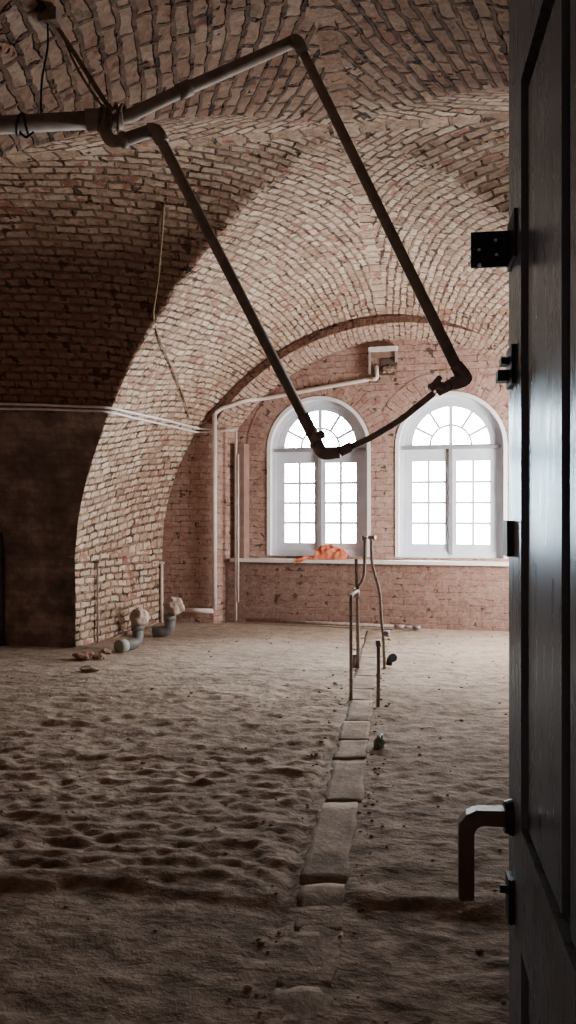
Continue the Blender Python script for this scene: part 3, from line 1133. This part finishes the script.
box(bm, -.045, .045, -.03, .03, -.03, .03, mtx)
bmesh.ops.bevel(bm, geom=bm.edges[:], offset=.005, segments=1)
tag(obj('ceiling_hook_plate', bm, M['rust']), 'rusty anchor block in the vault above the thick pipe', 'anchor')
hr = hit(57, 26, .01)
root = thing('hanger_rope', 'brown rope slanting from the vault down to the pipe tee', 'rope', hr)
T('rope', smooth_path([hr, P(80, 62, 3.55), P(104, 100, 3.58), P(114, 112, 3.58)]), .011, M['rope'], root, 8, .2)
T('rope_strand', smooth_path([hr + Vector((.01, .01, -.01)), P(76, 66, 3.52), P(96, 98, 3.56), P(109, 113, 3.58)]), .006, M['rope'], root, 6, .2)
for t0 in (-.05, -.02, .01, .04):
    d = (tA - left).normalized(); c = tA + d * (t0 + .02)
    side = d.cross(Vector((0, 0, 1))).normalized()
    loop = [c + (side * cos(t) + Vector((0, 0, 1)) * sin(t)) * .058 + d * .012 * sin(t) for t in lin(0, 2 * pi, 16)]
    T('rope_winding', loop, .007, M['rope'], root, 6, .2)

# dangling cord on the left vault
c0 = hit(164, 203, .004)
root = thing('dangling_cord', 'thin frayed cord hanging across the left edge of the bright vault', 'cord', c0)
T('cord', smooth_path([c0] + [hit(x, y, .02) for x, y in ((162, 240), (157, 290), (154, 315), (158, 338), (170, 365), (181, 392), (188, 417))], 5), .009, M['rope'], root, 6, .2)
T('cord_loop', smooth_path([c0, hit(160, 222, .02), hit(161, 255, .02), hit(157, 290, .03), hit(152, 292, .03)], 5), .006, M['rope'], root, 6, .2)

# ------------------------------------------------------------------ conduits on the left
ca = [(-60, 401), (-8, 402.5), (40, 403.5), (104, 406)]
T('conduit', hits(ca, .03, 8) + hits([(110, 407), (160, 418), (203, 429), (213, 430)], .022, 8), .0125, M['conduit'])
bpy.context.scene.objects['conduit'].name = 'electrical_conduit'
tag(SC.objects['electrical_conduit'], 'upper of two thin white conduits running round the left pier', 'conduit')
o = T('electrical_conduit', hits([(-60, 406.5), (-8, 407.5), (40, 408), (104, 410)], .03, 8) + hits([(110, 411.5), (160, 423), (200, 432.5), (213, 432)], .022, 8), .0115, M['conduit'])
tag(o, 'lower of two thin white conduits running round the left pier', 'conduit')

# corner white pipes
zt = 1.5 + 97 * 10.36 / F
p_t = PY(214.5, 414, 9.985); p_b = PY(216, 611, 9.985)
root = thing('white_pipe', 'thick white pipe up the left corner then slanting along the wall above the windows', 'pipe', Vector((p_b.x, p_b.y, .2)))
T('riser', [Vector((p_t.x, p_t.y, .21)), p_t], .033, M['whitepipe'], root, 12)
T('slanted_run', smooth_path([p_t, hit(222, 409, .03), hit(232, 404, .03), hit(246, 399.5, .03), hit(264, 397, .03), hit(320, 388.5, .03), hit(374, 379, .03)], 4), .026, M['whitepipe'], root, 10)
T('rise_to_vent', rounded([PY(372, 379.5, 10.13), PY(377, 378.5, 10.13), PY(376.5, 366, 10.13)], .04), .027, M['whitepipe'], root, 10)
T('floor_run', [PY(213, 611, 9.96), PY(181, 610, 9.96)], .030, M['whitepipe'], root, 10)
q0 = PY(236, 430, 10.12); q1 = PY(237.5, 600, 10.12)
root = thing('white_pipe', 'slim white pipe standing beside the left end of the window sill', 'pipe', Vector((q1.x, q1.y, .03)))
T('riser', [Vector((q0.x, q0.y, .04)), q0, ], .016, M['whitepipe'], root, 10)
T('riser', [Vector((q0.x + .032, q0.y - .01, .3)), q0 + Vector((.032, -.01, -.32))], .012, M['whitepipe'], root, 10)
T('stub', rounded([q0 + Vector((0, 0, -.02)), q0, PY(216, 431, 10.0)], .03), .016, M['whitepipe'], root, 10)

# vent box above the windows
vx = PY(383.5, 365, 1).x
vc = PY(383.5, 365, 10.19)
mt = Matrix.Translation((vc.x, ywin(vc.x), vc.z)) @ Matrix.Rotation(ANG, 4, 'Z')
root = thing('vent_box', 'open metal vent box set in the wall above and between the windows', 'vent', Vector((vc.x, ywin(vc.x), vc.z)))
bm = bmesh.new(); box(bm, -.18, .18, -.045, -.001, -.23, .23, mt)
obj('mortar_bed', bm, M['soffit'], root)
bm = bmesh.new(); box(bm, -.185, .19, -.095, -.04, .165, .225, mt); bmesh.ops.bevel(bm, geom=bm.edges[:], offset=.01, segments=2)
obj('lintel', bm, M['conduit'], root)  # plain white paints in the highlight on the metal bar
for a_, b_, z_ in ((-.185, -.155, -.12), (.155, .19, .02)):
    bm = bmesh.new(); box(bm, a_, b_, -.085, -.04, z_, .17, mt)
    obj('side_frame', bm, M['metal'], root)
bm = bmesh.new(); box(bm, -.15, .15, -.06, -.04, .09, .165, mt)
obj('cover_plate', bm, M['patch'], root)
bm = bmesh.new(); box(bm, -.03, .15, -.058, -.04, -.14, .07, mt)
obj('opening', bm, M['plaster'], root)
bm = bmesh.new(); lump(bm, mt @ Vector((.07, -.06, -.07)), .07, (1.2, .35, .7), .5, 5, 3, 3)
obj('loose_mortar', bm, M['soffit'], root)

# rods and pipes at the foot of the left embrasure wall
for (px, y0, y1, lab, r) in ((95, 562, 641, 'thin rusty rod standing against the embrasure wall next to the dark pier', .012),
                             (159.5, 563, 614, 'pale thin pipe standing in the far left corner', .020)):
    p = hit(px, y0, .035); b = hit(px, 600, .035)
    zt_ = p.z
    root = thing('standing_rod', lab, 'rod', Vector((b.x, b.y, .0)))
    T('rod', [Vector((b.x, b.y, 0.005)), Vector((p.x, p.y, zt_ - .3)), Vector((p.x, p.y, zt_))], r, M['rust'] if px < 100 else M['whitepipe'], root, 10)
    bm = bmesh.new(); mtx = Matrix.Translation((p.x, p.y, zt_))
    box(bm, -.03, .03, -.02, .02, -.012, .012, mtx)
    obj('end_clip', bm, M['rust'] if px < 100 else M['whitepipe'], root)

o = T('wall_pipe', rounded([PY(-8, 651, 7.93), PY(70, 653, 7.93), PY(80, 653, 7.9), hit(106, 641, .05), hit(126, 632, .05), hit(150, 621, .05)], .05), .030, M['patch'], None, 12)
tag(o, 'rusty pipe low along the foot of the dark pier and embrasure wall', 'pipe')

def stub(name, label, path, r, mat, bagc, bagr, seed, mouth=True):
    root = thing(name, label, 'pipe', Vector((path[-1].x, path[-1].y, fz(path[-1]))))
    T('pipe_bend', rounded(path, .09, 6), r, mat, root, 18)
    d = (path[1] - path[0]).normalized()
    T('socket', [path[0] + d * .02, path[0] + d * .10], r * 1.14, mat, root, 18)
    if mouth:
        e = (path[-1] - path[-2]).normalized()
        T('socket', [path[-1] - e * .09, path[-1] + e * .005], r * 1.15, M['bagend'], root, 18)
    bm = bmesh.new()
    lump(bm, bagc, bagr, (1.0, .95, 1.05), .30, 3.0, 4, seed)
    b = obj('bag_cap', bm, M['bag'], root, True)
    b['label'] = 'dusty plastic bag tied over the open pipe'
    return root
M['bagend'] = plain_mat('grey_green_socket', (.17, .19, .16), (.30, .32, .28), 10, .6)
k1 = 8.55
s1 = [P(137.5, 621, k1), P(138, 645, k1), P(119, 651, k1 - .25)]
s1[1].z = max(s1[1].z, .07); s1[2].z = .065
stub('sewer_pipe', 'grey bagged sewer elbow with open end, nearest the dark pier', s1, .062, M['sewer'], P(139, 618, k1), .10, 2)
k2 = 9.35
s2 = [P(170, 612, k2), P(170, 632, k2), P(153, 634, k2)]
s2[1].z = .075; s2[2].z = .065
stub('sewer_pipe', 'grey bagged sewer elbow nearer the far left corner', s2, .066, M['sewer'], P(174, 607, k2), .115, 5, False)

# ------------------------------------------------------------------ floor standpipes
ru = M['rust']
b1 = base(351, 700); b2 = base(358, 669)
root = thing('standpipe', 'linked pair of rusty water pipes rising left of the slab row', 'pipe', b1)
tA1 = P(351, 597, 6.22); tB1 = P(356, 560, 7.4)
kA = 6.22
T('front_riser', rounded([Vector((b1.x, b1.y, b1.z - .01)), P(351, 596, 6.22), P(353.5, 593.5, 6.5), P(357, 591, 7.3)], .03), .0135, ru, root, 10)
T('rear_riser', [Vector((b2.x, b2.y, b2.z - .01)), P(357.5, 600, 7.4), P(356, 559, 7.4)], .0165, ru, root, 10)
T('tee', [P(357, 597, 7.4), P(356.6, 588, 7.4)], .029, M['darkpipe'], root, 10)
T('branch', smooth_path([P(358, 588, 7.38), P(363, 579, 7.4), P(364.5, 566, 7.4), P(365, 538, 7.4)], 5), .015, ru, root, 10)
T('tap', [P(362, 538, 7.4), P(367, 538, 7.4)], .022, M['darkpipe'], root, 8)
T('coupling', [P(354.3, 668, 7.45), P(354.6, 654, 7.45)], .020, M['darkpipe'], root, 8)
b4 = base(384.5, 669)
root = thing('standpipe', 'tall bent grey water pipe with a tap stub, right of the slab row', 'pipe', b4)
T('riser', smooth_path([Vector((b4.x, b4.y, b4.z - .01)), P(383.5, 640, 7.45), P(381.5, 620, 7.45), P(379.5, 592, 7.45), P(375, 575, 7.45), P(372, 562, 7.45), P(371, 538, 7.45)], 5), .0155, ru, root, 10)
T('tap', [P(369, 537.5, 7.45), P(375.5, 537.5, 7.4)], .020, M['darkpipe'], root, 8)
vv = T('side_tap', [P(382, 633, 7.45), P(385, 633.5, 7.42)], .014, M['darkpipe'], root, 8)
T('tap_knob', [P(385, 633.5, 7.42), P(389.5, 634, 7.40)], .028, M['darkpipe'], vv, 10)
b5 = base(378, 707)
root = thing('standpipe', 'short rusty pipe stub standing closest on the right of the slab row', 'pipe', b5)
T('riser', [Vector((b5.x, b5.y, b5.z - .01)), P(378.5, 670, 6.0), P(378.5, 642, 6.0)], .0145, ru, root, 10)
T('end_fitting', [P(378.5, 646, 6.0), P(378, 640, 6.0)], .022, M['darkpipe'], root, 10)
b6 = base(391, 668)
root = thing('drain_pipe', 'black drain elbow sticking out of the floor behind the bent standpipe', 'pipe', b6)
T('elbow', rounded([b6 + Vector((-.02, 0, 0.02)), b6 + Vector((-.01, 0, .09)), b6 + Vector((.02, -.05, .10))], .04), .03, M['iron'], root, 14)
T('socket', [b6 + Vector((.006, -.025, .09)), b6 + Vector((.025, -.065, .105))], .040, M['iron'], root, 14)

# pipe lying along the foot of the parapet
o_ = thing('lying_pipe', 'long pipe with fittings lying on the floor along the parapet', 'pipe', PY(330, 626, 9.75))
pa = PY(246, 619.5, 10.08); pb = PY(398, 627, 9.88)
pa.z = .075; pb.z = .062
T('pipe', [pa, pb], .022, M['rust'], o_, 10)
pc = PY(418, 629, 9.84); pc.z = .06
T('coupling', [pb + (pa - pb).normalized() * .04, pb + (pb - pa).normalized() * .08], .027, M['darkpipe'], o_, 10)
T('end_fitting', [pb, pc], .020, M['darkpipe'], o_, 10)
T('coupling', [pc - (pc - pb).normalized() * .06, pc + (pc - pb).normalized() * .03], .026, M['darkpipe'], o_, 10)

# crushed plastic bottle on the channel
bb = base(379, 748)
root = thing('crushed_bottle', 'small crushed green plastic bottle on the floor beside the slab row', 'bottle', bb)
bm = bmesh.new(); lump(bm, bb + Vector((0, 0, .030)), .036, (1.0, 1.0, 1.0), .4, 4, 3, 8)
obj('bottle_body', bm, M['plastic_green'], root, True)
T('bottle_neck', [bb + Vector((0, .02, .045)), bb + Vector((.012, .07, .065))], [.022, .012], M['wire'], root, 10)

# ------------------------------------------------------------------ orange cloth on the sill
cs = P(325, 560, 10.05)
sx_ = -1.30
mt = wframe(-1.32, .88)
def local_x(px):       # x along the sill at the sill's middle for a pixel column
    p = PY(px, 560, ywin(-1.3) - .10); return p.x - (-1.32)
xl_, xr_, xm0 = local_x(298), local_x(348.5), local_x(316)
bm = bmesh.new()
NU, NV = 70, 40
V = {}
def cloth_h(u, w):
    xx = xl_ + (xr_ - xl_) * u
    uc = max(0.0, 1 - abs((xx - (xm0 + xr_) / 2) / ((xr_ - xm0) / 2 + .02)) ** 2.4)
    hgt = .185 * sqrt(uc) * (1 - .18 * max(0, (xx - xm0) / (xr_ - xm0)))
    tail = .035 * max(0, min(1, u * 6)) * max(0.0, 1 - max(0, (u - .5) * 3))
    e = max(0.0, 1 - (2 * w - 1) ** 2) ** .45
    q = Vector((xx * 9, w * 2.2, 0))
    fold = 1 - abs(noise.noise(Vector((xx * 9 + w * 4, w * 3.5 - xx * 5, 2)))) * 1.9 + .25 * noise.noise(Vector((xx * 24, w * 9, 6)))
    z = (max(hgt, tail)) * e * (.62 + .50 * fold) + .006
    return xx, z
for i in range(NU + 1):
    for j in range(NV + 1):
        u = i / NU; w = j / NV
        xx, z = cloth_h(u, w)
        wid = .17 * (.35 + .65 * min(1, u * 2.2))
        y = -.185 + (w * wid) * 1.0 + .010 * noise.noise(Vector((xx * 14, w * 3, 5)))
        if u < .14 and True:
            y -= .012
        p = Vector((xx + .012 * noise.noise(Vector((w * 6, xx * 5, 1))), y, z))
        V[i, j] = bm.verts.new(mt @ p)
for i in range(NU):
    for j in range(NV):
        f = bm.faces.new((V[i, j], V[i + 1, j], V[i + 1, j + 1], V[i, j + 1])); f.smooth = True
# hem hanging over the sill edge
hw_ = []
for i in range(0, 11):
    u = i / 10
    x = xl_ - .005 + .13 * u
    drop = .055 * (1 - u) ** .7 * (1 + .25 * sin(u * 14))
    hw_.append((x, drop))
rowA = [bm.verts.new(mt @ Vector((x + .03, -.17, .012))) for x, d in hw_]
rowB = [bm.verts.new(mt @ Vector((x + .01, -.208, .006))) for x, d in hw_]
rowC = [bm.verts.new(mt @ Vector((x - .02 * (1 - i / 10), -.214 - .008 * (i % 2), -.003 - d))) for i, (x, d) in enumerate(hw_)]
for ra, rb in ((rowA, rowB), (rowB, rowC)):
    for i in range(len(ra) - 1):
        f = bm.faces.new((ra[i], ra[i + 1], rb[i + 1], rb[i])); f.smooth = True
clo = obj('orange_cloth', bm, M['cloth'])
tag(clo, 'crumpled orange cloth heaped on the white sill below the left window', 'cloth')

# ------------------------------------------------------------------ rubble
rub = [((84, 660), .085, 'red broken brick lying at the foot of the dark pier corner', 'redrubble', (1.2, .8, .6)),
       ((99, 659), .060, 'pale mortar lump right beside the broken brick at the pier foot', 'rubble', (1.2, 1, .6)),
       ((106, 654), .050, 'small stone by the open mouth of the sewer elbow', 'rubble', (1.2, 1, .7)),
       ((88, 672), .060, 'flat grey rubble piece lying in front of the pier corner', 'rubble', (1.5, 1, .4)),
       ((525, 640), .0, '', '', (1, 1, 1))]
for i, ((px, py), r, lab, mt_, sq) in enumerate(rub):
    if r <= 0: continue
    b = base(px, py)
    bm = bmesh.new()
    lump(bm, b + Vector((0, 0, r * sq[2] * .6)), r, sq, .5, 2.2, 3, i + 11)
    tag(obj('rubble_stone', bm, M[mt_]), lab, 'stone', 'rubble at the foot of the pier')
# crumbs strewn on the floor, nobody could count them
bm = bmesh.new()
for i in range(420):
    k = random.uniform(2.0, 9.5); r = random.uniform(-.40, .36) * k
    dch = r - chan(k)
    if random.random() < .4:
        r = chan(k) + random.choice((-1, 1)) * random.gauss(.15, .04)
    x = -sT * k + cT * r; y = cT * k + sT * r
    if x < -2.4 and y > 6.6: continue
    if (x - bb.x) ** 2 + (y - bb.y) ** 2 < .02: continue
    if y > 9.6: continue
    s = random.uniform(.005, .014) * (1.5 if random.random() < .12 else 1) * (.35 + .09 * k)
    z = floor_z(x, y)[0]
    v = bmesh.ops.create_icosphere(bm, subdivisions=1, radius=s)
    rz = random.uniform(0, 6)
    for w in v['verts']:
        n_ = 1 + .4 * noise.noise(w.co * 60 + Vector((i, 0, 0)))
        c = w.co * n_
        w.co = Vector((x + c.x * 1.3 * cos(rz) - c.y * sin(rz), y + c.x * sin(rz) + c.y * cos(rz), z + s * .3 + c.z * .7))
tag(obj('mortar_crumbs', bm, M['rubble']), 'mortar crumbs strewn over the floor', 'rubble', kind='stuff')

# ------------------------------------------------------------------ light
W = bpy.data.worlds.new('World')
SC.world = W
W.use_nodes = True
wt = W.node_tree
wt.nodes.clear()
wo = wt.nodes.new('ShaderNodeOutputWorld')
bg = wt.nodes.new('ShaderNodeBackground')
tcw = wt.nodes.new('ShaderNodeTexCoord')
nz = wt.nodes.new('ShaderNodeTexNoise'); nz.inputs['Scale'].default_value = 9; nz.inputs['Detail'].default_value = 4
cr = wt.nodes.new('ShaderNodeValToRGB')
cr.color_ramp.elements[0].position = .36; cr.color_ramp.elements[0].color = (.42, .74, .85, 1)
cr.color_ramp.elements[1].position = .52; cr.color_ramp.elements[1].color = (.98, 1.0, 1.0, 1)
wt.links.new(tcw.outputs['Generated'], nz.inputs['Vector'])
wt.links.new(nz.outputs['Fac'], cr.inputs[0])
sxyz = wt.nodes.new('ShaderNodeSeparateXYZ')
wt.links.new(tcw.outputs['Generated'], sxyz.inputs[0])
gr = wt.nodes.new('ShaderNodeMapRange')
gr.inputs[1].default_value = -.10; gr.inputs[2].default_value = .04
gr.inputs[3].default_value = .38; gr.inputs[4].default_value = 1.0
wt.links.new(sxyz.outputs[2], gr.inputs[0])
mxw = wt.nodes.new('ShaderNodeMix'); mxw.data_type = 'RGBA'; mxw.blend_type = 'MULTIPLY'
mxw.inputs[0].default_value = 1
wt.links.new(cr.outputs[0], mxw.inputs[6]); wt.links.new(gr.outputs[0], mxw.inputs[7])
wt.links.new(mxw.outputs[2], bg.inputs[0])
bg.inputs[1].default_value = 16.0
wt.links.new(bg.outputs[0], wo.inputs[0])
# sampling portals in the two window openings
for i, cx in enumerate(WX):
    L = bpy.data.lights.new('window_portal', 'AREA')
    L.shape = 'RECTANGLE'; L.size = 1.3; L.size_y = 2.1
    L.cycles.is_portal = True
    lo = bpy.data.objects.new('window_portal', L)
    COL.objects.link(lo)
    lo.matrix_world = wframe(cx, WZ + 1.04) @ Matrix.Translation((0, .40, 0)) @ Matrix.Rotation(radians(-90), 4, 'X')
# added fill light, unseen at the right end of the window embrasure
L = bpy.data.lights.new('side_fill', 'AREA')
L.shape = 'RECTANGLE'; L.size = 1.2; L.size_y = 1.8
L.energy = 75; L.color = (1.0, .93, .88)
lo = bpy.data.objects.new('side_fill', L)
COL.objects.link(lo)
lo.location = (2.15, 8.7, 1.7)
lo.rotation_euler = (radians(90), 0, radians(90))
# weak fill light added in the corridor behind the camera
L = bpy.data.lights.new('corridor_fill', 'AREA')
L.energy = 1.0; L.color = (1.0, .86, .74); L.size = 1.0
lo = bpy.data.objects.new('corridor_fill', L); COL.objects.link(lo)
lo.location = (-.4, -1.6, 3.4)

# ------------------------------------------------------------------ camera and view
cam = bpy.data.cameras.new('camera')
cam.sensor_fit = 'VERTICAL'; cam.sensor_height = 36; cam.sensor_width = 36
cam.lens = F / 1024 * 36
cam.clip_start = .03
co = bpy.data.objects.new('camera', cam)
COL.objects.link(co)
co.location = (0, 0, H)
co.rotation_euler = (radians(90), 0, TH)
SC.camera = co
SC.view_settings.view_transform = 'AgX'
SC.view_settings.look = 'None'
SC.view_settings.exposure = 2.45
SC.cycles.use_denoising = True
SC.cycles.max_bounces = 10
SC.cycles.diffuse_bounces = 7
SC.cycles.transparent_max_bounces = 8
SC.cycles.sample_clamp_indirect = 8
SC.cycles.caustics_reflective = False
